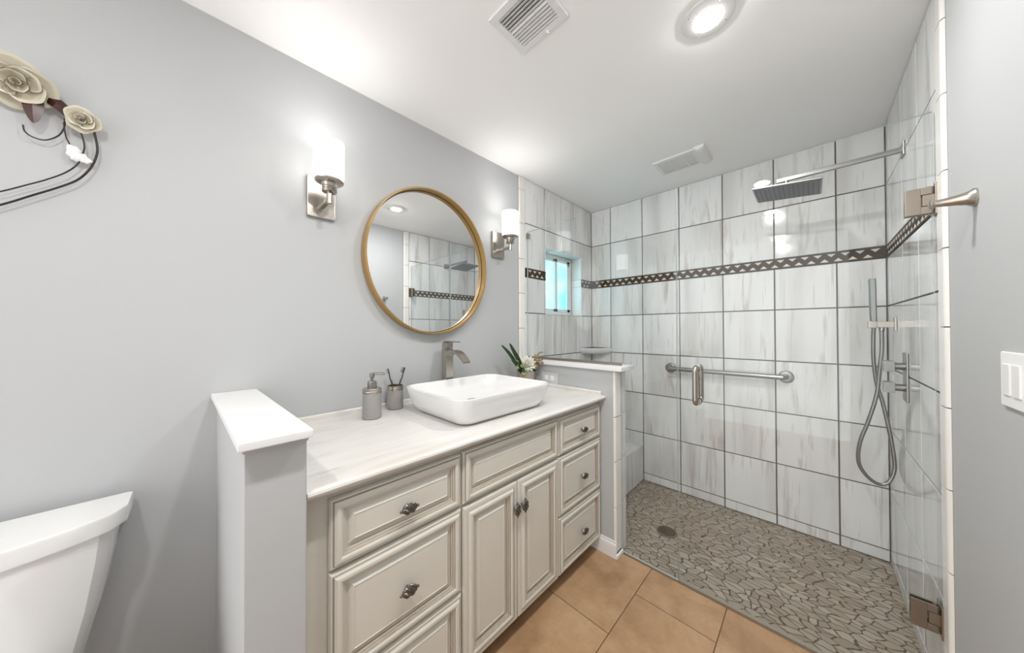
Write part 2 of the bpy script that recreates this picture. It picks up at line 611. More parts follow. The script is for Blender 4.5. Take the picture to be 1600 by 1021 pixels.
# half wall between vanity and shower
HX, HY0, HY1, HZ = .739, .100, .232, 1.062
hw = bxm(0.0, HX - .012, HY0, HY1 - .01, 0, HZ)
half_wall = struct(obj('wall_half', hw, M['paint']))
struct(obj('grout_backing', bxm(HX - .012, HX - .004, HY0 + .004, HY1 - .008, 0, HZ), M['grout'], half_wall))
bm = bmesh.new()
js = [.026, .283, .541, .796, HZ]
for a, b in zip(js, js[1:]):
    prof = [(HX - .012, HY0 + .070), (HX - .012, HY0 - .002)]
    for k in range(7):
        t = PI / 2 * k / 6
        prof.append((HX - .012 + .012 * math.sin(t), HY0 + .010 - .012 * math.cos(t)))
    prof.append((HX, HY0 + .070))
    extrude_profile(bm, prof, 'z', a + .0018, b - .0018)
struct(obj('trim_tiles', bm, M['trim_tile'], half_wall, .4))
tile_sheet('tiles', (HX - .006, 0, 0), (0, 1, 0), (1, 0, 0), [HY0 + .072, HY1], [.002, .04, .2925, .552, .806, HZ], half_wall, g=.002, th=.006)
tile_sheet('tiles', (0, HY1 - .01, 0), (1, 0, 0), (0, 1, 0), [.01, .206, .4985, HX - .002], [.002, .065, .405, .745, HZ], half_wall, g=.003, th=.008)
struct(obj('cap', bxm(0.011, HX + .045, HY0 - .022, HY1 + .02, HZ, HZ + .024, bev=.003), M['white'], half_wall))

# baseboard at the half wall's foot
prof = [(HY0, 0), (HY0 - .013, 0), (HY0 - .013, .055), (HY0 - .010, .064), (HY0 - .010, .072), (HY0 - .005, .080), (HY0 - .004, .090), (HY0, .092)]
bm = bmesh.new()
extrude_profile(bm, prof, 'x', .575, HX + .004)
box(bm, HX + .002, HX + .014, HY0 - .013, HY0 + .066, 0, .024, bev=.004)
base_h = struct(obj('baseboard_half_wall', bm, M['white'], None, .4))

# pony wall between toilet and vanity, slightly out of square
def hexa(bm, xy, z0, z1, bev=0):
    r0 = [bm.verts.new((x, y, z0)) for x, y in xy]
    r1 = [bm.verts.new((x, y, z1)) for x, y in xy]
    fs = [bm.faces.new(r0[::-1]), bm.faces.new(r1)]
    for k in range(4):
        q = (k + 1) % 4
        fs.append(bm.faces.new((r0[k], r0[q], r1[q], r1[k])))
    if bev:
        es = list(set(e for f in fs for e in f.edges))
        bmesh.ops.bevel(bm, geom=es, offset=bev, segments=2, profile=.5, affect='EDGES')
bm = bmesh.new()
hexa(bm, [(0, -1.516), (.69, -1.4964), (.69, -1.3835), (0, -1.403)], 0, 1.05, .004)
wall_pony = struct(obj('wall_pony', bm, M['paint']))
bm = bmesh.new()
hexa(bm, [(0.002, -1.531), (.724, -1.5085), (.724, -1.378), (0.002, -1.4045)], 1.056, 1.075, .003)
struct(obj('cap', bm, M['white'], wall_pony))
bm = bmesh.new()
hexa(bm, [(0.001, -1.519), (.694, -1.4995), (.694, -1.381), (0.001, -1.4005)], 1.042, 1.056, .002)
struct(obj('cap_moulding', bm, M['paint'], wall_pony))

# ceiling, floors
ceiling = struct(obj('ceiling', bxm(-.14, XR + .13, YREAR, YB + .12, ZC, ZC + .1), M['ceiling']))
bm = bxm(-.14, XR + .13, YREAR, YG - .004, -.12, -.004)
floor_o = struct(obj('floor', bm, M['floor_grout']))
cols = [.912 + .338 * k for k in range(-3, 4)]
bm = bmesh.new()
uv = bm.loops.layers.uv.verify()
for i, c in enumerate(cols):
    x0, x1 = max(c, 0.0), min(c + .338, XR)
    if x1 - x0 < .02:
        continue
    y = -.06 + .61 * 3 if i % 2 else -.335 + .61 * 3
    ys = [y - .61 * k for k in range(12)]
    for a in ys:
        y0, y1 = max(a, YREAR), min(a + .61, YG - .005)
        if y1 - y0 < .02:
            continue
        vs = box(bm, x0 + .002, x1 - .002, y0 + .002, y1 - .002, -.006, 0)
        ou, ov = random.uniform(0, 50), random.uniform(0, 50)
        for f in set(f for v in vs for f in v.link_faces):
            for l in f.loops:
                l[uv].uv = (l.vert.co.x + ou, l.vert.co.y + ov)
struct(obj('floor_tiles', bm, M['floor'], floor_o))
floor_s = struct(obj('floor_shower', bxm(-.14, XR + .13, YG - .003, YB + .12, -.12, -.003), M['stone']))
thr = struct(obj('trim_3', bxm(HX + .004, XR - .008, YG - .014, YG + .004, -.003, .005, bev=.001), M['bronze']))

# shower bench built in at the window end
bench = struct(obj('wall_bench', bxm(.0, .488, HY1 + .004, YB - .004, -.002, .292), M['grout']))
tile_sheet('tiles', (.488, 0, 0), (0, 1, 0), (1, 0, 0), [HY1 + .008, .52, .81, YB - .009], [.0, .300], bench)
tile_sheet('tiles', (0, 0, .292), (0, 1, 0), (0, 0, 1), [HY1 + .008, .52, .81, YB - .009], [.008, .36, .498], bench, v=(1, 0, 0), th=.009)

# ------------------------------------------------------------------ window
win = struct(obj('window_1', bxm(-.125, -.098, W0, W1, WZ0, WZ1), M['vinyl']))
win.data.clear_geometry()
bm = bmesh.new()
FX0, FX1 = -.135, -.100
box(bm, FX0, FX1, W0 + .004, W1 - .004, WZ0 + .008, WZ0 + .034, bev=.002)
box(bm, FX0, FX1, W0 + .004, W1 - .004, WZ1 - .034, WZ1 - .004, bev=.002)
box(bm, FX0, FX1, W0 + .004, W0 + .034, WZ0 + .03, WZ1 - .03, bev=.002)
box(bm, FX0, FX1, W1 - .034, W1 - .004, WZ0 + .03, WZ1 - .03, bev=.002)
win.data.materials.clear()
finish(bm)
bm.to_mesh(win.data)
bm.free()
win.data.materials.append(M['vinyl'])
for (a, b, dx, nm) in ((W0 + .034, .710, -.008, 'fixed_sash'), (.668, W1 - .034, .006, 'sliding_sash')):
    bm = bmesh.new()
    x0, x1 = FX0 + .004 + dx, FX1 - .004 + dx
    z0, z1 = WZ0 + .034, WZ1 - .034
    s = .036
    box(bm, x0, x1, a, b, z0, z0 + s * .7, bev=.002)
    box(bm, x0, x1, a, b, z1 - s * .7, z1, bev=.002)
    box(bm, x0, x1, a, a + s, z0, z1, bev=.002)
    box(bm, x0, x1, b - s * 1.2, b, z0, z1, bev=.002)
    sash = struct(obj(nm, bm, M['vinyl'], win))
    struct(obj('pane', bxm(x0 + .010, x0 + .014, a + s * .8, b - s, z0 + .015, z1 - .015), M['pane'], sash))
struct(obj('latch', bxm(FX1 - .002, FX1 + .010, W1 - .072, W1 - .052, WZ1 - .075, WZ1 - .065, bev=.002), M['rubber'], win))

# ------------------------------------------------------------------ lamps
def ceiling_light(x, y, label):
    t = thing('ceiling_light', label, 'ceiling light', (x, y, ZC), 'round ceiling lights')
    bm = bmesh.new()
    lathe(bm, [(.083, 0), (.083, -.003), (.081, -.0045), (.050, -.0090), (.047, -.0088), (.046, -.004)], n=48, cap0=False, cap1=True)
    obj('trim_ring', bm, M['white'], t, .5)
    bm = bmesh.new()
    lathe(bm, [(.0455, -.005), (.0450, -.0090), (.038, -.0118), (.028, -.0138), (.01, -.0147)], n=40, cap0=True, cap1=True)
    obj('diffuser', bm, M['diffuser'], t)
    for k in range(4):
        a = PI / 4 + k * PI / 2
        bm = bmesh.new()
        lathe(bm, [(.0035, -.004), (.0035, -.0085), (.002, -.0095)], (math.cos(a) * .067, math.sin(a) * .067, 0), n=10)
        obj('screw', bm, M['chrome'], t)
    return t
ceiling_light(1.281, -.268, 'round white flush ceiling light glowing above the floor before the shower door')
ceiling_light(1.275, -1.16, 'round white flush ceiling light over the middle of the room, out of the frame')
ceiling_light(1.270, -1.97, 'round white flush ceiling light opposite the toilet, out of the frame')

def sconce(y, label):
    t = thing('wall_sconce', label, 'wall lamp', (0, y, 1.877), 'vanity wall lamps')
    bm = bmesh.new()
    box(bm, 0.0, .020, -.054, .054, -.088, .088, bev=.004)
    obj('backplate', bm, M['nickel'], t)
    bm = bmesh.new()
    box(bm, .018, .136, -.009, .009, -.047, -.029, bev=.003)
    tube(bm, [(.13, 0, -.056), (.13, 0, .004)], .0105, 16)
    lathe(bm, [(.022, .018), (.022, .022)], axis=(1, 0, 0), c=(0, 0, -.038), n=20)
    obj('arm', bm, M['nickel'], t)
    bm = bmesh.new()
    lathe(bm, [(.012, -.012), (.026, -.010), (.028, -.006), (.026, -.003), (.0275, .0), (.026, .004), (.0275, .008), (.026, .012), (.0285, .022), (.030, .024), (.046, .028), (.052, .032), (.053, .037), (.050, .040), (.03, .041)], (.13, 0, 0), n=40)
    obj('socket_cup', bm, M['nickel'], t, .5)
    bm = bmesh.new()
    lathe(bm, [(.03, .040), (.049, .041), (.0525, .047), (.0545, .10), (.0545, .188), (.0535, .195), (.050, .195), (.049, .188), (.049, .05), (.03, .046)], (.13, 0, 0), n=48)
    obj('lamp_shade', bm, M['shade'], t)
    bm = bmesh.new()
    lathe(bm, [(.012, .047), (.013, .070), (.022, .095), (.026, .115), (.022, .135), (.008, .145)], (.13, 0, 0), n=20)
    obj('bulb', bm, M['bulb'], t)
    return t
sconce(-1.19, 'nickel wall sconce with glowing white glass cylinder left of the round mirror')
sconce(-.132, 'nickel wall sconce with glowing white glass cylinder between mirror and shower tile')

# ------------------------------------------------------------------ round mirror
t = thing('round_mirror', 'large round mirror in deep golden frame on the vanity wall', 'mirror', (0, -.648, 1.677))
RY, RZ, D = .374, .401, .056
def ell(r_off, x, n=96):
    return [(x, (RY + r_off) * math.cos(2 * PI * k / n), (RZ + r_off) * math.sin(2 * PI * k / n)) for k in range(n)]
bm = bmesh.new()
loft(bm, [ell(-.0095, .004), ell(0, .004), ell(0, D - .002), ell(-.002, D), ell(-.0075, D), ell(-.009, D - .002), ell(-.0095, .022), ell(-.0095, .004)])
obj('frame', bm, M['wood'], t, .5)
bm = bmesh.new()
loft(bm, [ell(-.013, .008), ell(-.013, .020)], cap0=True, cap1=True)
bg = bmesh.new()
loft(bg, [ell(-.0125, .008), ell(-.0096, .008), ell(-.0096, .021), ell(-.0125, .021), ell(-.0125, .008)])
obj('dark_gap_ring', bg, M['rubber'], t)  # black ring stands in for the dark gap between mirror glass and frame
obj('mirror_glass', bm, M['mirror'], t)

# ------------------------------------------------------------------ vanity
def panel_front(y0, y1, z0, z1, x, prof, glaze=()):
    bm = bmesh.new()
    rings = []
    for ins, h in prof:
        rings.append([(x + h, y0 + ins, z0 + ins), (x + h, y1 - ins, z0 + ins), (x + h, y1 - ins, z1 - ins), (x + h, y0 + ins, z1 - ins)])
    R = [[bm.verts.new(p) for p in r] for r in rings]
    for k, (a, b) in enumerate(zip(R, R[1:])):
        for i in range(4):
            j = (i + 1) % 4
            bm.faces.new((a[i], a[j], b[j], b[i])).material_index = 1 if k in glaze else 0
    bm.faces.new(R[-1])
    bm.faces.new(R[0][::-1])
    return bm
PROF = [(0, 0), (0, .010), (.003, .0165), (.0065, .018), (.008, .0165), (.0105, .0205), (.017, .0250), (.024, .0255), (.030, .0225),
        (.0305, .0175), (.0355, .0175), (.0360, .0125), (.0410, .0125), (.0415, .0080), (.0455, .0080), (.061, .0180), (.0625, .0165), (.065, .0165)]
GLZ = (4, 8, 10, 12)
DPROF = [(0, 0), (0, .012), (.003, .0185), (.008, .020), (.020, .020), (.0215, .018), (.024, .0205), (.030, .0250), (.037, .0255), (.044, .0225),
         (.0445, .0175), (.0495, .0175), (.0500, .0125), (.0550, .0125), (.0555, .0080), (.0595, .0080), (.076, .0175), (.0775, .016), (.080, .016)]
DGLZ = (4, 9, 11, 13)

def knob(parent, y, z, vertical):
    bm = bmesh.new()
    x0 = .6475
    lathe(bm, [(.006, 0), (.0045, .003), (.004, .012), (.006, .016)], (x0, y, z), (1, 0, 0), 12)
    L = .024
    rings = []
    n = 24
    for k in range(13):
        s = -1 + 2 * k / 12
        r = .0135 * math.sqrt(max(0.03, 1 - abs(s) ** 2.4))
        tw = s * 1.6
        ring = []
        for i in range(n):
            a = 2 * PI * i / n + tw
            rr = r * (1 + .26 * math.cos(6 * (a - tw) + s * 3))
            e, d = rr * math.cos(a), rr * math.sin(a) * .8
            ring.append((x0 + .022 + d, y + (e if vertical else s * L), z + (s * L if vertical else e)))
        rings.append(ring)
    loft(bm, rings, True, True, True)
    for s in (-1, 1):
        c = Vector((x0 + .022, y + (0 if vertical else s * (L + .003)), z + (s * (L + .003) if vertical else 0)))
        bmesh.ops.create_uvsphere(bm, u_segments=10, v_segments=6, radius=.0045, matrix=Matrix.Translation(c))
    return obj('knob', bm, M['pewter'], parent)

van = thing('vanity_cabinet', 'cream glazed vanity cabinet with raised panel drawers and doors', 'cabinet', (0, 0, 0))
CY0, CY1 = -1.378, .0985
bm = bmesh.new()
box(bm, .003, .627, CY0, CY1, .072, .882, bev=.0015)
obj('carcass', bm, M['cab'], van)
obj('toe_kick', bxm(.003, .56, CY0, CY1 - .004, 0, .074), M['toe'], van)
def gapshade(y0, y1):
    pass
for (y0, y1) in ((-1.324, -.906), (-.319, .0935)):
    for (z0, z1) in ((.672, .858), (.372, .663), (.083, .363)):
        d = obj('drawer', panel_front(y0, y1, z0, z1, .6275, PROF), [M['cab'], M['glaze']], van, .25)
        for i, p in enumerate(d.data.polygons):
            p.material_index = 1 if (i // 4) in GLZ and i < 4 * (len(PROF) - 1) else 0
        knob(d, (y0 + y1) / 2, (z0 + z1) / 2 - .004, False)
d = obj('false_drawer', panel_front(-.899, -.326, .672, .862, .6275, PROF), [M['cab'], M['glaze']], van, .25)
for i, p in enumerate(d.data.polygons):
    p.material_index = 1 if (i // 4) in GLZ and i < 4 * (len(PROF) - 1) else 0
for (y0, y1, ky) in ((-.899, -.6185, -.640), (-.6145, -.326, -.592)):
    d = obj('door', panel_front(y0, y1, .083, .660, .6275, DPROF), [M['cab'], M['glaze']], van, .25)
    for i, p in enumerate(d.data.polygons):
        p.material_index = 1 if (i // 4) in DGLZ and i < 4 * (len(DPROF) - 1) else 0
    knob(d, ky, .556, True)

# countertop with ogee edge and low upstand
ct = obj('countertop', (lambda bm: (extrude_profile(bm, [(.002, .884), (.640, .884), (.648, .880), (.660, .882), (.668, .888), (.672, .893), (.679, .896), (.682, .902), (.680, .908), (.672, .9115), (.664, .912), (.002, .912)], 'y', -1.381, .0985), bm)[1])(bmesh.new()), M['marble'], None, .35)
tag(ct, 'pale streaked marble countertop with moulded edge on the cream vanity', 'countertop')
bm = bmesh.new()
extrude_profile(bm, [(.002, .912), (.016, .912), (.016, .930), (.012, .935), (.002, .935)], 'y', -1.385, .0985)
extrude_profile(bm, [(.0985, .912), (.0845, .912), (.0845, .930), (.0885, .935), (.0985, .935)], 'x', .016, .655)
struct(obj('trim_4', bm, M['marble'], None, .35))

# vessel sink
sx, sy, hx, hy = .366, -.590, .240, .290
sink = thing('vessel_sink', 'white rectangular vessel sink with rounded corners on the countertop', 'sink', (sx, sy, .912))
prof = [(.062, 0, .05), (.056, .003, .05), (.040, .016, .055), (.024, .040, .06), (.011, .070, .066), (.004, .096, .070), (.0, .114, .072), (.0015, .1185, .072), (.006, .1195, .068),
        (.0105, .117, .064), (.014, .106, .062), (.022, .085, .06), (.040, .060, .055), (.075, .045, .05), (.12, .037, .045), (.18, .034, .03)]
bm = bmesh.new()
loft(bm, [rrect(0, 0, hx - i, hy - i, r, z, 8) for i, z, r in prof], True, True, True)
obj('basin', bm, M['ceramic'], sink, .9)
bm = bmesh.new()
lathe(bm, [(.030, .032), (.031, .038), (.027, .043), (.010, .046), (.002, .0462)], (-.02, -.03, .004), n=28)
obj('drain', bm, M['chrome'], sink)

# faucet
fx, fy = .078, -.585
fc = thing('faucet', 'tall square brushed nickel waterfall faucet behind the white sink', 'faucet', (fx, fy, .912))
bm = bmesh.new()
box(bm, -.030, .030, -.030, .030, 0, .006, bev=.002)
box(bm, -.0235, .0235, -.0235, .0235, .005, .282, bev=.003)
obj('body', bm, M['nickel'], fc)
bm = bmesh.new()
prof = []
top = smooth_path([(.018, 0, .268), (.06, 0, .278), (.11, 0, .270), (.152, 0, .246), (.176, 0, .222)], 5)
bot = smooth_path([(.176, 0, .212), (.148, 0, .234), (.108, 0, .256), (.06, 0, .262), (.018, 0, .238)], 5)
extrude_profile(bm, [(p.x, p.z) for p in top] + [(p.x, p.z) for p in bot], 'y', -.0225, .0225)
obj('spout', bm, M['nickel'], fc, .5)
bm = bmesh.new()
box(bm, -.0225, .0225, -.0225, .0225, .284, .318, bev=.003)
box(bm, -.018, .100, -.017, .017, .319, .3255, bev=.002)
obj('lever', bm, M['nickel'], fc)

# soap dispenser
sd = thing('soap_dispenser', 'tall grey stone soap dispenser with silver pump left of the sink', 'soap dispenser', (.150, -1.026, .912))
bm = bmesh.new()
lathe(bm, [(.034, 0), (.0385, .003), (.0392, .012), (.0385, .05), (.0375, .112), (.036, .118), (.02, .119)], n=40)
obj('bottle', bm, M['concrete'], sd)
bm = bmesh.new()
lathe(bm, [(.0385, .110), (.0395, .113), (.0395, .118), (.038, .121), (.0392, .124), (.0392, .129), (.036, .133), (.014, .135)], n=40)
obj('collar', bm, M['nickel'], sd, .5)
bm = bmesh.new()
lathe(bm, [(.019, .134), (.0195, .137), (.0185, .158), (.017, .163), (.007, .165), (.007, .178), (.0105, .180), (.0105, .196), (.009, .199), (.002, .1995)], n=24)
tube(bm, smooth_path([(.0, .006, .194), (.012, .022, .195), (.022, .038, .193), (.026, .046, .189)], 4), [.006] * 10 + [.0045] * 3, 10)
obj('pump', bm, M['steel'], sd, .5)

# toothbrush cup and two brushes
cx, cy = .062, -.880
cup = thing('toothbrush_cup', 'short grey stone toothbrush cup beside the soap dispenser', 'cup', (cx, cy, .912))
bm = bmesh.new()
lathe(bm, [(.033, 0), (.0375, .003), (.038, .012), (.0372, .098), (.0345, .098), (.034, .02), (.02, .016)], n=40)
obj('cup_body', bm, M['concrete'], cup)
bm = bmesh.new()
lathe(bm, [(.0375, .092), (.0388, .095), (.0388, .101), (.0375, .104), (.0388, .107), (.0388, .113), (.036, .115), (.0335, .113), (.0335, .092)], n=40, cap0=False, cap1=False)
obj('rim_band', bm, M['nickel'], cup, .5)
def brush(y0, y1, x0, x1, label):
    t = thing('toothbrush', label, 'toothbrush', (cx, cy, .912))
    base, top = Vector((x0, y0, .022)), Vector((x1, y1, .178))
    d = top - base
    pts = smooth_path([base, base + d * .35, base + d * .72, base + d * .80 + Vector((0, (y1 - y0) * .05, 0)), top], 5)
    rad = [.0052 - .0022 * min(1, k / 14) for k in range(len(pts))]
    bm = bmesh.new()
    tube(bm, pts, rad, 10)
    c = pts[-1]
    h = d.normalized()
    vs = box(bm, -.0055, .0055, -.003, .003, -.006, .022, bev=.002)
    rot = h.to_track_quat('Z', 'Y').to_matrix().to_4x4()
    for v in [v for v in bm.verts if v.index == -1 or True][len(pts) * 10:]:
        v.co = rot @ v.co + c
    obj('handle', bm, M['brush'], t)
    bm = bmesh.new()
    sgn = 1 if y1 < y0 else -1
    for i in range(3):
        for j in range(6):
            q = Vector(((i - 1) * .0032, -sgn * .003, -.004 + j * .0045))
            e = q + Vector((0, -sgn * .010, 0))
            tube(bm, [rot @ q + c, rot @ e + c], .0013, 5)
    obj('bristles', bm, M['bristle'] if sgn > 0 else M['brush'], t)
brush(.012, -.030, .0, -.004, 'dark toothbrush with pale bristles leaning left in the grey cup')
brush(-.012, .040, .004, .006, 'black toothbrush leaning right in the grey cup towards the sink')

# ------------------------------------------------------------------ flowers
vx, vy = .160, -.020
fa = thing('flower_arrangement', 'white bloom with dark leaves in ribbed taupe vase behind the sink', 'flower arrangement', (vx, vy, .912))
bm = bmesh.new()
lathe(bm, [(.040, 0), (.048, .004), (.054, .03), (.057, .07), (.058, .106), (.055, .108), (.052, .100), (.049, .05), (.03, .04)], n=96, rib=lambda a: 1 + .028 * math.cos(24 * a))
obj('vase', bm, M['vase'], fa, .9)
bm = bmesh.new()
bc = Vector((.014, .0, .150))
def petal(bm, base, dirn, upv, L, W, curl, seg=5):
    side = dirn.cross(upv).normalized()
    rows = []
    for k in range(seg + 1):
        s = k / seg
        w = W * math.sin(PI * min(1, .15 + .8 * s)) * (1 if s < 1 else .2)
        c = base + dirn * (L * s) + upv * (curl * s * s * L)
        rows.append([bm.verts.new(c - side * w + upv * (.25 * w)), bm.verts.new(c), bm.verts.new(c + side * w + upv * (.25 * w))])
    for a, b in zip(rows, rows[1:]):
        for i in range(2):
            bm.faces.new((a[i], a[i + 1], b[i + 1], b[i]))
rnd = random.Random(3)
axis = Vector((.55, -.55, .62)).normalized()
au, av, _ = frame_of(axis)
for ring, (cnt, el, L, W) in enumerate(((14, -.35, .056, .011), (14, .0, .055, .011), (13, .35, .052, .011), (11, .7, .046, .010), (8, 1.05, .040, .009), (5, 1.35, .034, .007))):
    for k in range(cnt):
        a = 2 * PI * (k + .5 * (ring % 2)) / cnt + rnd.uniform(-.1, .1)
        e = el + rnd.uniform(-.1, .1)
        rad = au * math.cos(a) + av * math.sin(a)
        d = rad * math.cos(e) + axis * math.sin(e)
        upv = axis * math.cos(e) - rad * math.sin(e)
        petal(bm, bc + d * .004, d, upv, L * 1.12, W * 1.2, .25)
o = obj('bloom', bm, M['petal'], fa, 1.2, recalc=False)
sm = o.modifiers.new('thick', 'SOLIDIFY')
sm.thickness = .0012
bm = bmesh.new()
tube(bm, smooth_path([(0, 0, .045), (.004, 0, .09), bc], 4), .004, 8)
obj('stem', bm, M['leaf'], fa)
def blade(pts, W, mat='leaf', name='leaf'):
    bm = bmesh.new()
    P_ = smooth_path([Vector(p) for p in pts], 5)
    rows = []
    n = len(P_)
    for i, p in enumerate(P_):
        d = (P_[min(i + 1, n - 1)] - P_[max(i - 1, 0)]).normalized()
        s = d.cross(Vector((.75, -.66, .1))).normalized()
        nrm = s.cross(d)
        t = i / (n - 1)
        w = W * (math.sin(PI * min(1, .10 + .86 * t)) ** .7)
        rows.append([bm.verts.new(p - s * w + nrm * w * .3), bm.verts.new(p), bm.verts.new(p + s * w + nrm * w * .3)])
    for a, b in zip(rows, rows[1:]):
        for i in range(2):
            bm.faces.new((a[i], a[i + 1], b[i + 1], b[i]))
    o = obj(name, bm, M[mat], fa, 1.2, recalc=False)
    m = o.modifiers.new('thick', 'SOLIDIFY')
    m.thickness = .0014
    return o
blade([(-.01, -.02, .07), (-.03, -.07, .17), (-.045, -.115, .235), (-.055, -.170, .287)], .011)
blade([(0, -.02, .09), (-.01, -.055, .18), (-.02, -.085, .235), (-.025, -.125, .297)], .014)
blade([(0, -.03, .08), (.01, -.08, .15), (.0, -.135, .195)], .014)
blade([(.0, -.02, .08), (.02, -.06, .12), (.03, -.095, .130)], .019)
blade([(.0, .02, .08), (.03, .05, .115), (.05, .08, .128)], .019)
blade([(.0, -.02, .07), (-.02, -.05, .15), (-.02, -.06, .19)], .016, 'leaf_pale')
blade([(.02, -.03, .08), (.04, -.06, .11), (.05, -.075, .095)], .017, 'leaf_pale')
blade([(.01, -.03, .09), (.03, -.06, .14), (.03, -.08, .16)], .013, 'leaf_pale')
blade([(.0, .01, .08), (-.02, .02, .16), (-.02, .015, .19)], .012, 'leaf_pale')
bm = bmesh.new()
for k in range(42):
    c = Vector((.046 + rnd.uniform(-.035, .035), .058 + rnd.uniform(-.038, .034), .165 + rnd.uniform(-.028, .026)))
    bmesh.ops.create_icosphere(bm, subdivisions=1, radius=rnd.uniform(.004, .009), matrix=Matrix.Translation(c))
    tube(bm, [c, Vector((0, .01, .08))], .0009, 4)
o = obj('seed_heads', bm, M['seed'], fa)
blade([(.01, .05, .12), (.01, .10, .18), (.01, .13, .22), (.01, .18, .226)], .006, 'seed', 'dry_leaf')
blade([(.01, .04, .12), (.01, .075, .18), (.01, .095, .215)], .006, 'seed', 'dry_leaf')
bm = bmesh.new()
for k in range(9):
    a = rnd.uniform(-.05, .06)
    tube(bm, smooth_path([(0, .01, .09), (a * .4, .02 + a * .6, .20), (a * .6, .03 + a * 1.6, .30 + rnd.uniform(-.03, .06))], 4), .0011, 4)
obj('grass_stems', bm, M['grass'], fa)

# outlet in the half wall
ol = thing('wall_outlet', 'silver patterned outlet plate low on the half wall behind the flowers', 'outlet', (.272, HY0, .972))
obj('cover_plate', bxm(-.066, .066, -.006, 0, -.038, .038, bev=.002), M['silver_print'], ol)
bm = bmesh.new()
for s in (-1, 1):
    box(bm, s * .024 - .014, s * .024 + .014, -.0085, -.004, -.016, .016, bev=.002)
obj('sockets', bm, M['vinyl'], ol)

# ------------------------------------------------------------------ toilet
tl = thing('toilet', 'white toilet with bowed tank lid against the grey wall left of the pony wall', 'toilet', (.03, -1.95, 0))
def dplan(back, front, hw, z, r=.03, bow=.1, n=20):
    pts = [Vector((back, hw, z)), ]
    pts = []
    N = n
    # right back corner to left back corner through the bowed front
    for k in range(N + 1):
        y = hw - 2 * hw * k / N
        s = abs(y / hw)
        x = front - bow * s ** 2.2
        if s > .9:
            x -= (front - bow - back) * .22 * ((s - .9) / .1) ** 2
        pts.append(Vector((x, y, z)))
    pts.append(Vector((back, -hw, z)))
    pts.append(Vector((back, hw, z)))
    return pts
bm = bmesh.new()
loft(bm, [dplan(.0, f, h, z, bow=b) for f, h, z, b in ((.140, .14, .385, .035), (.150, .165, .40, .04), (.172, .178, .46, .05), (.185, .200, .56, .06), (.196, .218, .68, .068), (.201, .226, .755, .072))], True, True, True)
obj('tank', bm, M['ceramic'], tl, .5)
bm = bmesh.new()
loft(bm, [dplan(0, f, h, z, bow=b) for f, h, z, b in ((.205, .238, .757, .075), (.213, .246, .760, .078), (.215, .248, .768, .08), (.215, .248, .796, .08), (.213, .246, .802, .08), (.206, .239, .804, .078))], True, True, True)
obj('tank_lid', bm, M['ceramic'], tl, .8)
def oval(cx_, a, b, z, n=32):
    return [Vector((cx_ + a * math.cos(2 * PI * k / n), b * math.sin(2 * PI * k / n), z)) for k in range(n)]
bm = bmesh.new()
loft(bm, [oval(.33, .25, .12, 0), oval(.33, .25, .115, .03), oval(.34, .22, .10, .15), oval(.37, .26, .15, .28), oval(.39, .29, .185, .37), oval(.39, .295, .19, .395)], True, True, True)
box(bm, .0, .17, -.12, .12, .30, .384, bev=.01)
obj('bowl', bm, M['ceramic'], tl, .7)
bm = bmesh.new()
loft(bm, [oval(.40, .285, .188, .397), oval(.40, .29, .193, .405), oval(.40, .29, .193, .428), oval(.40, .28, .185, .438)], True, True, True)
obj('seat_lid', bm, M['ceramic'], tl, .7)
bm = bmesh.new()
tube(bm, [(.186, -.15, .70), (.218, -.15, .70)], .009, 12)
tube(bm, smooth_path([(.214, -.15, .70), (.218, -.12, .699), (.214, -.07, .694)], 4), .007, 10)
obj('flush_lever', bm, M['chrome'], tl)

# ------------------------------------------------------------------ metal rose wall art
art = thing('wall_art', 'metal rose branch wall art with cream roses and dark curling wires', 'wall art', (0, -1.86, 1.90))
def wpt(y, z, x=.02):
    return Vector((x, y + 1.86, z - 1.90))
def rose(c, r, tilt, name, petals, seed):
    rr = random.Random(seed)
    bm = bmesh.new()
    ax = Vector(tilt).normalized()
    u, v, _ = frame_of(ax)
    for (a0, span, r0, r1, h0, h1) in petals:
        na, nr = 28, 7
        rows = []
        for j in range(nr + 1):
            s = j / nr
            row = []
            am = a0 + span / 2
            off = .10 * r * min(1.0, r1 * 1.1)
            for i in range(na + 1):
                q = i / na
                a = a0 + span * q
                edge = 1 - .30 * (abs(2 * q - 1) ** 2.5) + .025 * math.sin(a * 7 + a0 * 5)
                rad = (r0 + (r1 * edge - r0) * s) * r
                h = (h0 + (h1 - h0) * s ** 1.7) * r + .03 * r * math.sin(a * 3 + a0) * s
                if s > .86:
                    h -= (s - .86) * .35 * r
                row.append(bm.verts.new(c + (u * math.cos(am) + v * math.sin(am)) * (off * s) + u * (rad * math.cos(a)) + v * (rad * math.sin(a)) + ax * h))
            rows.append(row)
        for j in range(nr):
            for i in range(na):
                f = bm.faces.new((rows[j][i], rows[j][i + 1], rows[j + 1][i + 1], rows[j + 1][i]))
                f.material_index = 0
    o = obj(name, bm, [M['tin'], M['tin_edge']], art, 1.3, recalc=False)
    m = o.modifiers.new('thick', 'SOLIDIFY')
    m.thickness = .0022
    m.material_offset_rim = 1
    return o
blade([(.0, -.03, .09), (.015, -.07, .16), (.02, -.10, .165)], .012)
blade([(.0, .0, .09), (.03, -.05, .125), (.045, -.075, .11)], .016)
blade([(.0, -.03, .10), (.01, -.075, .145), (.012, -.10, .135)], .016, 'leaf_pale')
blade([(.0, -.03, .10), (-.01, -.07, .17), (-.01, -.09, .175)], .013, 'leaf_pale')
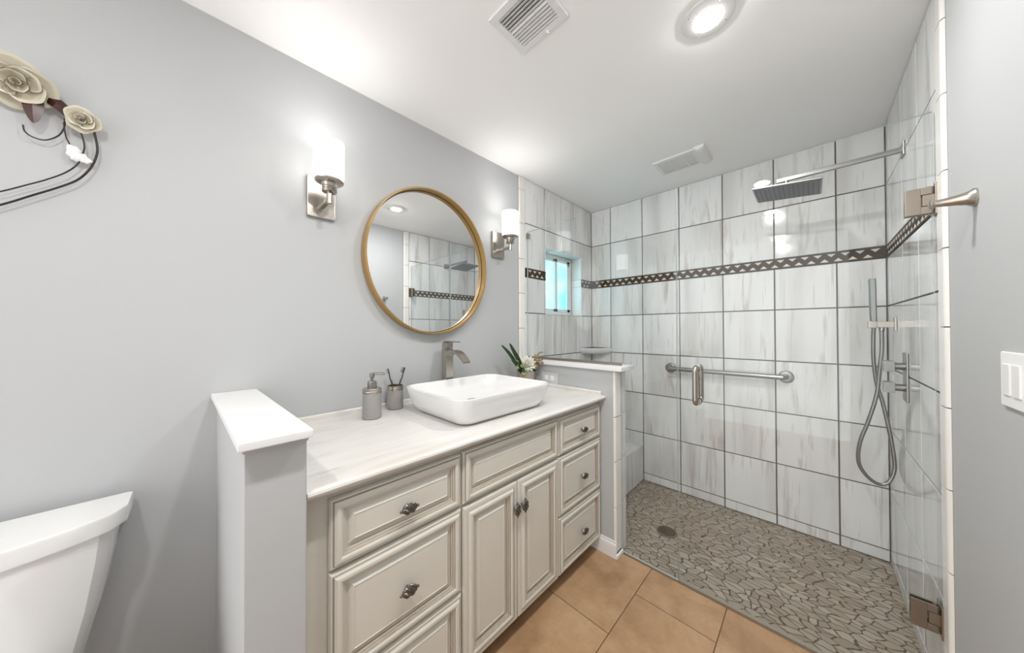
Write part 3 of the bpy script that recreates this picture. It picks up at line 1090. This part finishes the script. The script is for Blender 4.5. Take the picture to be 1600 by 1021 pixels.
PET = [(.3, 3.6, .15, 1.0, .0, .16), (2.6, 3.4, .15, .98, .03, .20), (4.6, 3.3, .15, .95, .06, .24),
       (1.2, 3.6, .12, .74, .14, .46), (3.8, 3.5, .12, .70, .18, .50), (5.6, 3.2, .10, .62, .22, .54),
       (.2, 3.8, .09, .44, .28, .66), (3.0, 4.2, .07, .34, .32, .72), (5.2, 5.5, .03, .20, .40, .80)]
rose(wpt(-1.904, 1.966, .028), .061, (.80, .10, -.34), 'large_rose', PET, 1)
rose(wpt(-1.800, 1.914, .030), .033, (.85, -.05, -.25), 'small_rose', PET, 2)
bm = bmesh.new()
tube(bm, smooth_path([wpt(-1.898, 1.860), wpt(-1.895, 1.843), wpt(-1.882, 1.833), wpt(-1.863, 1.834), wpt(-1.843, 1.856), wpt(-1.834, 1.884), wpt(-1.833, 1.907, .025)], 6), .0017, 8)
obj('curl_wire', bm, M['wire'], art)
bm = bmesh.new()
tube(bm, smooth_path([wpt(-1.834, 1.895, .026), wpt(-1.8315, 1.860), wpt(-1.825, 1.839)], 6), .0016, 8)
obj('short_wire', bm, M['wire'], art)
bm = bmesh.new()
tube(bm, smooth_path([wpt(-1.785, 1.905, .024), wpt(-1.7782, 1.8612), wpt(-1.778, 1.827), wpt(-1.789, 1.7828), wpt(-1.8107, 1.7412), wpt(-1.842, 1.7086), wpt(-1.8813, 1.6745), wpt(-1.927, 1.6349), wpt(-1.99, 1.59), wpt(-2.06, 1.56)], 6), .0026, 8)
obj('outer_wire', bm, M['wire'], art)
bm = bmesh.new()
tube(bm, smooth_path([wpt(-1.808, 1.892, .024), wpt(-1.8004, 1.8515), wpt(-1.8014, 1.8268), wpt(-1.8109, 1.7875), wpt(-1.8319, 1.7538), wpt(-1.8622, 1.7231), wpt(-1.8909, 1.6992), wpt(-1.9272, 1.6701), wpt(-1.98, 1.635), wpt(-2.05, 1.61)], 6), .0018, 8)
obj('inner_wire', bm, M['wire'], art)
def leafshape(name, spine, W, thick=.002):
    bm = bmesh.new()
    S = smooth_path(spine, 6)
    n = len(S)
    rows = []
    for i, p in enumerate(S):
        d = (S[min(i + 1, n - 1)] - S[max(i - 1, 0)]).normalized()
        s = d.cross(Vector((1, 0, 0))).normalized()
        w = W * math.sin(PI * min(1, .16 + .83 * i / (n - 1))) ** .8
        rows.append([bm.verts.new(p + s * (w * k) - Vector((abs(k) * w * .35, 0, 0))) for k in (-1, -.5, 0, .5, 1)])
    for a, b in zip(rows, rows[1:]):
        for i in range(4):
            bm.faces.new((a[i], a[i + 1], b[i + 1], b[i]))
    o = obj(name, bm, M['maroon'], art, 1.2, recalc=False)
    m = o.modifiers.new('thick', 'SOLIDIFY')
    m.thickness = thick
leafshape('drooping_leaf', [wpt(-1.882, 1.945, .034), wpt(-1.881, 1.915, .038), wpt(-1.879, 1.867, .036)], .0175)
leafshape('stem_leaf', [wpt(-1.865, 1.955, .024), wpt(-1.843, 1.940, .034), wpt(-1.815, 1.905, .030)], .0145)
bm = bmesh.new()
tube(bm, smooth_path([wpt(-1.86, 1.965, .014), wpt(-1.838, 1.952, .026), wpt(-1.808, 1.918, .022)], 6), .003, 8)
obj('stem', bm, M['wire'], art)
for y, z in ((-1.86, 1.965), (-1.80, 1.914), (-1.902, 1.978)):
    bm = bmesh.new()
    tube(bm, [wpt(y, z, .016), wpt(y, z, 0)], .003, 8)
    obj('wall_peg', bm, M['wire'], art)
bm = bmesh.new()
for k, (c, s) in enumerate(((wpt(-1.817, 1.822), (.010, .012, .017)), (wpt(-1.806, 1.808), (.009, .013, .012)), (wpt(-1.796, 1.801), (.006, .012, .007)), (wpt(-1.815, 1.803), (.008, .010, .010)), (wpt(-1.824, 1.812), (.007, .006, .010)))):
    r = bmesh.ops.create_icosphere(bm, subdivisions=3, radius=1, matrix=Matrix.Translation(c) @ Matrix.Rotation(.5, 4, 'X') @ Matrix.Diagonal((*s, 1)))
    for v in r['verts']:
        v.co += (v.co - c).normalized() * .0018 * math.sin(v.co.y * 420 + k) * math.cos(v.co.z * 380)
obj('white_ornament', bm, M['white_cloth'], art)

# ------------------------------------------------------------------ ceiling vents
cv = thing('ceiling_register', 'white rectangular ceiling air register with slats above the vanity', 'vent', (.815, -.729, ZC))
bm = bmesh.new()
def ringframe(bm, x0, x1, y0, y1, w, z0, z1, bev=.002):
    box(bm, x0, x1, y0, y0 + w, z0, z1, bev=bev)
    box(bm, x0, x1, y1 - w, y1, z0, z1, bev=bev)
    box(bm, x0, x0 + w, y0 + w * .9, y1 - w * .9, z0, z1, bev=bev)
    box(bm, x1 - w, x1, y0 + w * .9, y1 - w * .9, z0, z1, bev=bev)
ringframe(bm, -.110, .110, -.097, .094, .026, -.010, 0)
obj('frame', bm, M['vent_white'], cv)
obj('duct', bxm(-.085, .085, -.074, .070, -.0015, -.0002), M['vent_dark'], cv)
bm = bmesh.new()
n = 11
for k in range(n):
    y = -.062 + .0125 * k
    s = 1 if k < 5 else -1
    pts = [(-.085, y - .0042 - s * .0042, -.0095), (-.085, y - .0042 - s * .0042 + .0018, -.0095), (-.085, y + s * .0042 + .0018, -.002), (-.085, y + s * .0042, -.002)]
    loft(bm, [[Vector(p) for p in pts], [Vector((.085, p[1], p[2])) for p in pts]], True, True, True)
obj('louvers', bm, M['vent_white'], cv)
obj('lever', bxm(.02, .026, .078, .088, -.020, -.009, bev=.001), M['vent_white'], cv)

fv = thing('exhaust_fan', 'white ceiling exhaust fan grille with rounded light lens near the shower', 'exhaust fan', (.922, .715, ZC))
bm = bmesh.new()
ringframe(bm, -.150, .105, -.105, .108, .022, -.012, 0)
for x in (-.052, .028):
    box(bm, x - .004, x + .004, -.085, .088, -.012, -.003)
obj('grille_frame', bm, M['vent_white'], fv)
bm = bmesh.new()
for k in range(17):
    y = -.082 + .0105 * k
    box(bm, -.130, .085, y, y + .006, -.010, -.0045)
obj('louvers', bm, M['vent_white'], fv)
obj('duct', bxm(-.13, .088, -.085, .09, -.003, -.0005), P('vent_grey', (.34, .34, .34), .7), fv)
bm = bmesh.new()
rings = []
for y, q in ((-.118, .25), (-.116, .7), (-.108, .95), (-.09, 1), (.09, 1), (.110, .95), (.118, .7), (.120, .25)):
    rings.append([Vector((.128 - .031 * math.cos(PI * k / 10), y, -.030 * q * math.sin(PI * k / 10) - .0005)) for k in range(11)])
loft(bm, rings, True, True, True)
obj('light_lens', bm, M['vent_white'], fv)

# ------------------------------------------------------------------ shower glass
GT = 2.035
gp = thing('shower_glass_panel', 'fixed clear glass shower panel beside the half wall', 'glass panel', (0, YG, 0))
bm = bmesh.new()
zc = HZ + .026
pts = [(.013, zc), (HX + .006, zc), (HX + .006, .006), (1.041, .006), (1.041, GT), (.013, GT)]
a = [bm.verts.new((x, -.005, z)) for x, z in pts]
b = [bm.verts.new((x, .005, z)) for x, z in pts]
bm.faces.new(a).material_index = 0
bm.faces.new(b[::-1]).material_index = 0
for k in range(6):
    q = (k + 1) % 6
    bm.faces.new((a[k], a[q], b[q], b[k])).material_index = 1
obj('pane', bm, [M['glass'], M['glass_edge']], gp, .3)
obj('channel', bxm(.013, HX + .004, -.009, .009, zc - .001, zc + .014, bev=.001), M['bronze_nickel'], gp)
obj('clip', bxm(.002, .030, -.012, .012, GT - .050, GT - .012, bev=.002), M['nickel'], gp)

gd = thing('shower_glass_door', 'hinged clear glass shower door with nickel pull handle', 'shower door', (1.046, YG, 0))
bm = bmesh.new()
box(bm, 0, .794, -.005, .005, .010, GT)
for f in bm.faces:
    f.material_index = 0 if abs(f.normal.y) > .5 else 1
obj('pane', bm, [M['glass'], M['glass_edge']], gd, .3)
DXW = XR - .008 - 1.046
for z in (1.735, .328):
    bm = bmesh.new()
    h = .045
    w0, w1 = DXW - .066, DXW - .010
    for s in (-1, 1):
        y0, y1 = (s * .0055, s * .0135) if s > 0 else (s * .0135, s * .0055)
        box(bm, w0, w0 + .034, y0, y1, z - h, z + h, bev=.0012)
        box(bm, w0 + .034, w1, y0, y1, z - h, z - .020, bev=.0012)
        box(bm, w0 + .034, w1, y0, y1, z + .020, z + h, bev=.0012)
    hg = obj('hinge', bm, M['bronze_nickel'], gd)
    bm = bmesh.new()
    box(bm, w0 + .037, DXW - .004, -.0135, .0135, z - .0185, z + .0185, bev=.0015)
    tube(bm, [(DXW - .014, 0, z - .048), (DXW - .014, 0, z + .048)], .0062, 14)
    obj('knuckle', bm, M['bronze_nickel'], hg)
    obj('wall_plate', bxm(DXW - .006, DXW, -.030, .030, z - .052, z + .052, bev=.0015), M['bronze_nickel'], hg)
bm = bmesh.new()
for s in (-1, 1):
    yy = s * .056
    path = [(.091, s * .006, 1.108), (.091, s * .030, 1.110), (.091, s * .046, 1.108), (.091, yy, 1.096), (.091, yy, 1.08), (.091, yy, .97), (.091, yy, .953), (.091, s * .046, .941), (.091, s * .030, .939), (.091, s * .006, .941)]
    tube(bm, smooth_path(path, 4), .0125, 16)
    for z in (1.109, .940):
        lathe(bm, [(.016, s * .0052), (.016, s * .011), (.0125, s * .013)], (.091, 0, z), (0, 1, 0), 20)
obj('pull_handle', bm, M['nickel'], gd)
obj('door_sweep', bxm(0, .794, -.006, .006, .006, .0145), M['sweep'], gd)

# ------------------------------------------------------------------ shower fittings
gr = thing('grab_bar', 'horizontal steel grab bar on the back shower wall', 'grab bar', (1.072, YB - .007, .985))
bm = bmesh.new()
p = [(-.350, 0, 0), (-.350, -.025, 0), (-.343, -.048, 0), (-.318, -.056, 0), (-.29, -.056, 0), (.29, -.056, 0), (.318, -.056, 0), (.343, -.048, 0), (.350, -.025, 0), (.350, 0, 0)]
tube(bm, smooth_path(p, 5), .0165, 18)
obj('bar', bm, M['steel'], gr)
for x in (-.350, .350):
    bm = bmesh.new()
    lathe(bm, [(.040, 0), (.040, .006), (.036, .011), (.020, .015)], (x, 0, 0), (0, -1, 0), 32)
    obj('flange', bm, M['steel'], gr)

sh = thing('rain_shower_head', 'large square rain shower head on a long wall arm', 'shower head', (XR - .007, .655, 2.108))
bm = bmesh.new()
box(bm, -.435, 0, -.011, .011, -.011, .011, bev=.003)
obj('arm', bm, M['steel'], sh)
bm = bmesh.new()
box(bm, -.006, 0, -.031, .031, -.031, .031, bev=.002)
obj('flange', bm, M['steel'], sh)
bm = bmesh.new()
tube(bm, [(-.395, 0, -.008), (-.395, 0, -.055)], .011, 16)
bmesh.ops.create_uvsphere(bm, u_segments=16, v_segments=10, radius=.017, matrix=Matrix.Translation((-.395, 0, -.042)))
obj('ball_joint', bm, M['steel'], sh)
T = Matrix.Translation((-.394, .0, -.064)) @ Matrix.Rotation(math.radians(6.0), 4, 'Y')
bm = bmesh.new()
box(bm, -.136, .136, -.122, .122, -.004, .005, bev=.0025)
bm.transform(T)
hd = obj('head', bm, M['steel'], sh)
bm = bmesh.new()
box(bm, -.130, .130, -.116, .116, -.0052, -.0035)
for i in range(14):
    for j in range(13):
        q = (-.1235 + i * .019, -.108 + j * .018)
        lathe(bm, [(.0034, -.0045), (.0024, -.0075)], (q[0], q[1], 0), n=6, cap0=False)
bm.transform(T)
obj('nozzle_face', bm, M['showerface'], hd)

hs = thing('hand_shower', 'slim grey hand shower with looping hose on the right shower wall', 'hand shower', (XR - .007, .88, 1.322))
bm = bmesh.new()
box(bm, -.008, 0, -.027, .027, -.034, .034, bev=.002)
box(bm, -.082, -.006, -.011, .011, -.018, .014, bev=.003)
box(bm, -.094, -.062, -.018, .018, -.020, .016, bev=.003)
tube(bm, [(-.047, 0, -.016), (-.047, 0, -.036)], .010, 14)
obj('bracket', bm, M['nickel'], hs)
bm = bmesh.new()
rings = []
for z, w, d, xo in ((.010, .011, .011, -.0735), (.034, .012, .012, -.0745), (.046, .0125, .013, -.075), (.232, .013, .015, -.077), (.236, .011, .013, -.077)):
    rings.append([Vector((xo + dx, dy, z)) for dx, dy in ((-w * .6, -d), (w * .6, -d), (w, -d * .6), (w, d * .6), (w * .6, d), (-w * .6, d), (-w, d * .6), (-w, -d * .6))])
loft(bm, rings, True, True, True)
obj('handset', bm, M['steel'], hs, .5)
hose = [(1.7735, 1.318), (1.7713, 1.26), (1.7718, 1.1339), (1.7821, 1.0121), (1.8009, .9173), (1.8244, .7539), (1.8355, .6277), (1.8310, .567), (1.8108, .5161), (1.7776, .5039), (1.7377, .5397), (1.7133, .6008), (1.7184, .7026), (1.7483, .8217), (1.7777, .9625), (1.7909, 1.1108), (1.7979, 1.1966), (1.7985, 1.290)]
pts = []
for k, (x, z) in enumerate(hose):
    s = k / (len(hose) - 1)
    pts.append((x - (XR - .007), .018 * math.sin(2 * PI * s) - .004, z - 1.322))
bm = bmesh.new()
path = smooth_path(pts, 10)
tube(bm, path, [.0078 + .0006 * (k % 2) for k in range(len(path))], 12)
obj('hose', bm, M['steel'], hs, 1.0)

vt = thing('shower_valve', 'two-knob square nickel shower valve on the right shower wall', 'shower valve', (XR - .007, .655, 1.081))
obj('wall_plate', bxm(-.007, 0, -.042, .042, -.108, .108, bev=.002), M['steel'], vt)
for z in (.047, -.049):
    bm = bmesh.new()
    tube(bm, [(-.006, 0, z), (-.042, 0, z)], .016, 20)
    box(bm, -.070, -.036, -.024, .024, z - .024, z + .024, bev=.0015)
    obj('knob', bm, M['steel'], vt)

# corner shelf
cs = bmesh.new()
def shelf_ring(s, z):
    pts = [(.0, .0)]
    L = s
    pts = [Vector((.0, .0, z)), Vector((L, .0, z))]
    for k in range(1, 8):
        t = k / 8
        x, y = L * (1 - t), -L * t
        bulge = .035 * math.sin(PI * t)
        pts.append(Vector((x + bulge * .7, y - bulge * .7, z)))
    pts.append(Vector((0, -L, z)))
    return pts
loft(cs, [shelf_ring(.170, -.030), shelf_ring(.192, -.022), shelf_ring(.205, .0), shelf_ring(.207, .022), shelf_ring(.203, .026), shelf_ring(.192, .024), shelf_ring(.186, .016)], True, True, True)
csh = obj('corner_shelf', cs, P('grey_white_shelf_glaze', (.74, .74, .74), .2), None, .8)
csh.location = (.0085, YB - .0085, 1.10)
tag(csh, 'small glazed ceramic corner shelf in the far shower corner', 'shelf')

# drain
dr = thing('shower_drain', 'round bronze drain grate in the stone shower floor', 'drain', (.868, .543, -.003))
bm = bmesh.new()
lathe(bm, [(.060, 0), (.060, .004), (.055, .0055), (.051, .0055), (.051, .001)], n=36, cap0=False, cap1=False)
obj('ring', bm, M['bronze'], dr, .5)
bm = bmesh.new()
lathe(bm, [(.050, .0005), (.050, .0045), (.047, .005)], n=32)
for k in range(-4, 5):
    w = math.sqrt(.045 ** 2 - (k * .0095) ** 2)
    box(bm, k * .0095 - .0022, k * .0095 + .0022, -w, w, .0048, .0062)
obj('grate', bm, P('drain_dark', (.14, .12, .09), .45, metal=.6), dr, .5)

# robe hook on the right wall
rh = thing('robe_hook', 'nickel robe hook on the grey wall beside the upper door hinge', 'hook', (XR, -.140, 1.645))
bm = bmesh.new()
lathe(bm, [(.024, 0), (.024, .004), (.020, .009), (.0165, .016), (.0135, .030), (.0105, .050), (.0092, .064), (.0098, .068), (.004, .070)], (0, 0, 0), (-1, 0, 0), 28)
obj('post', bm, M['nickel'], rh, .5)
bm = bmesh.new()
lathe(bm, [(.0085, .067), (.0135, .069), (.0135, .073), (.009, .075)], (0, 0, 0), (-1, 0, 0), 24)
obj('end_cap', bm, M['nickel'], rh, .5)

# light switch
ls = thing('light_switch', 'white two-gang toggle switch plate on the grey right wall', 'light switch', (XR, -.352, 1.189))
obj('cover_plate', bxm(-.006, 0, -.059, .059, -.060, .060, bev=.003), M['vinyl'], ls)
for y in (-.023, .023):
    bm = bmesh.new()
    box(bm, -.009, -.004, y - .017, y + .017, -.034, .034, bev=.0015)
    rk = obj('rocker', bm, M['white'], ls)
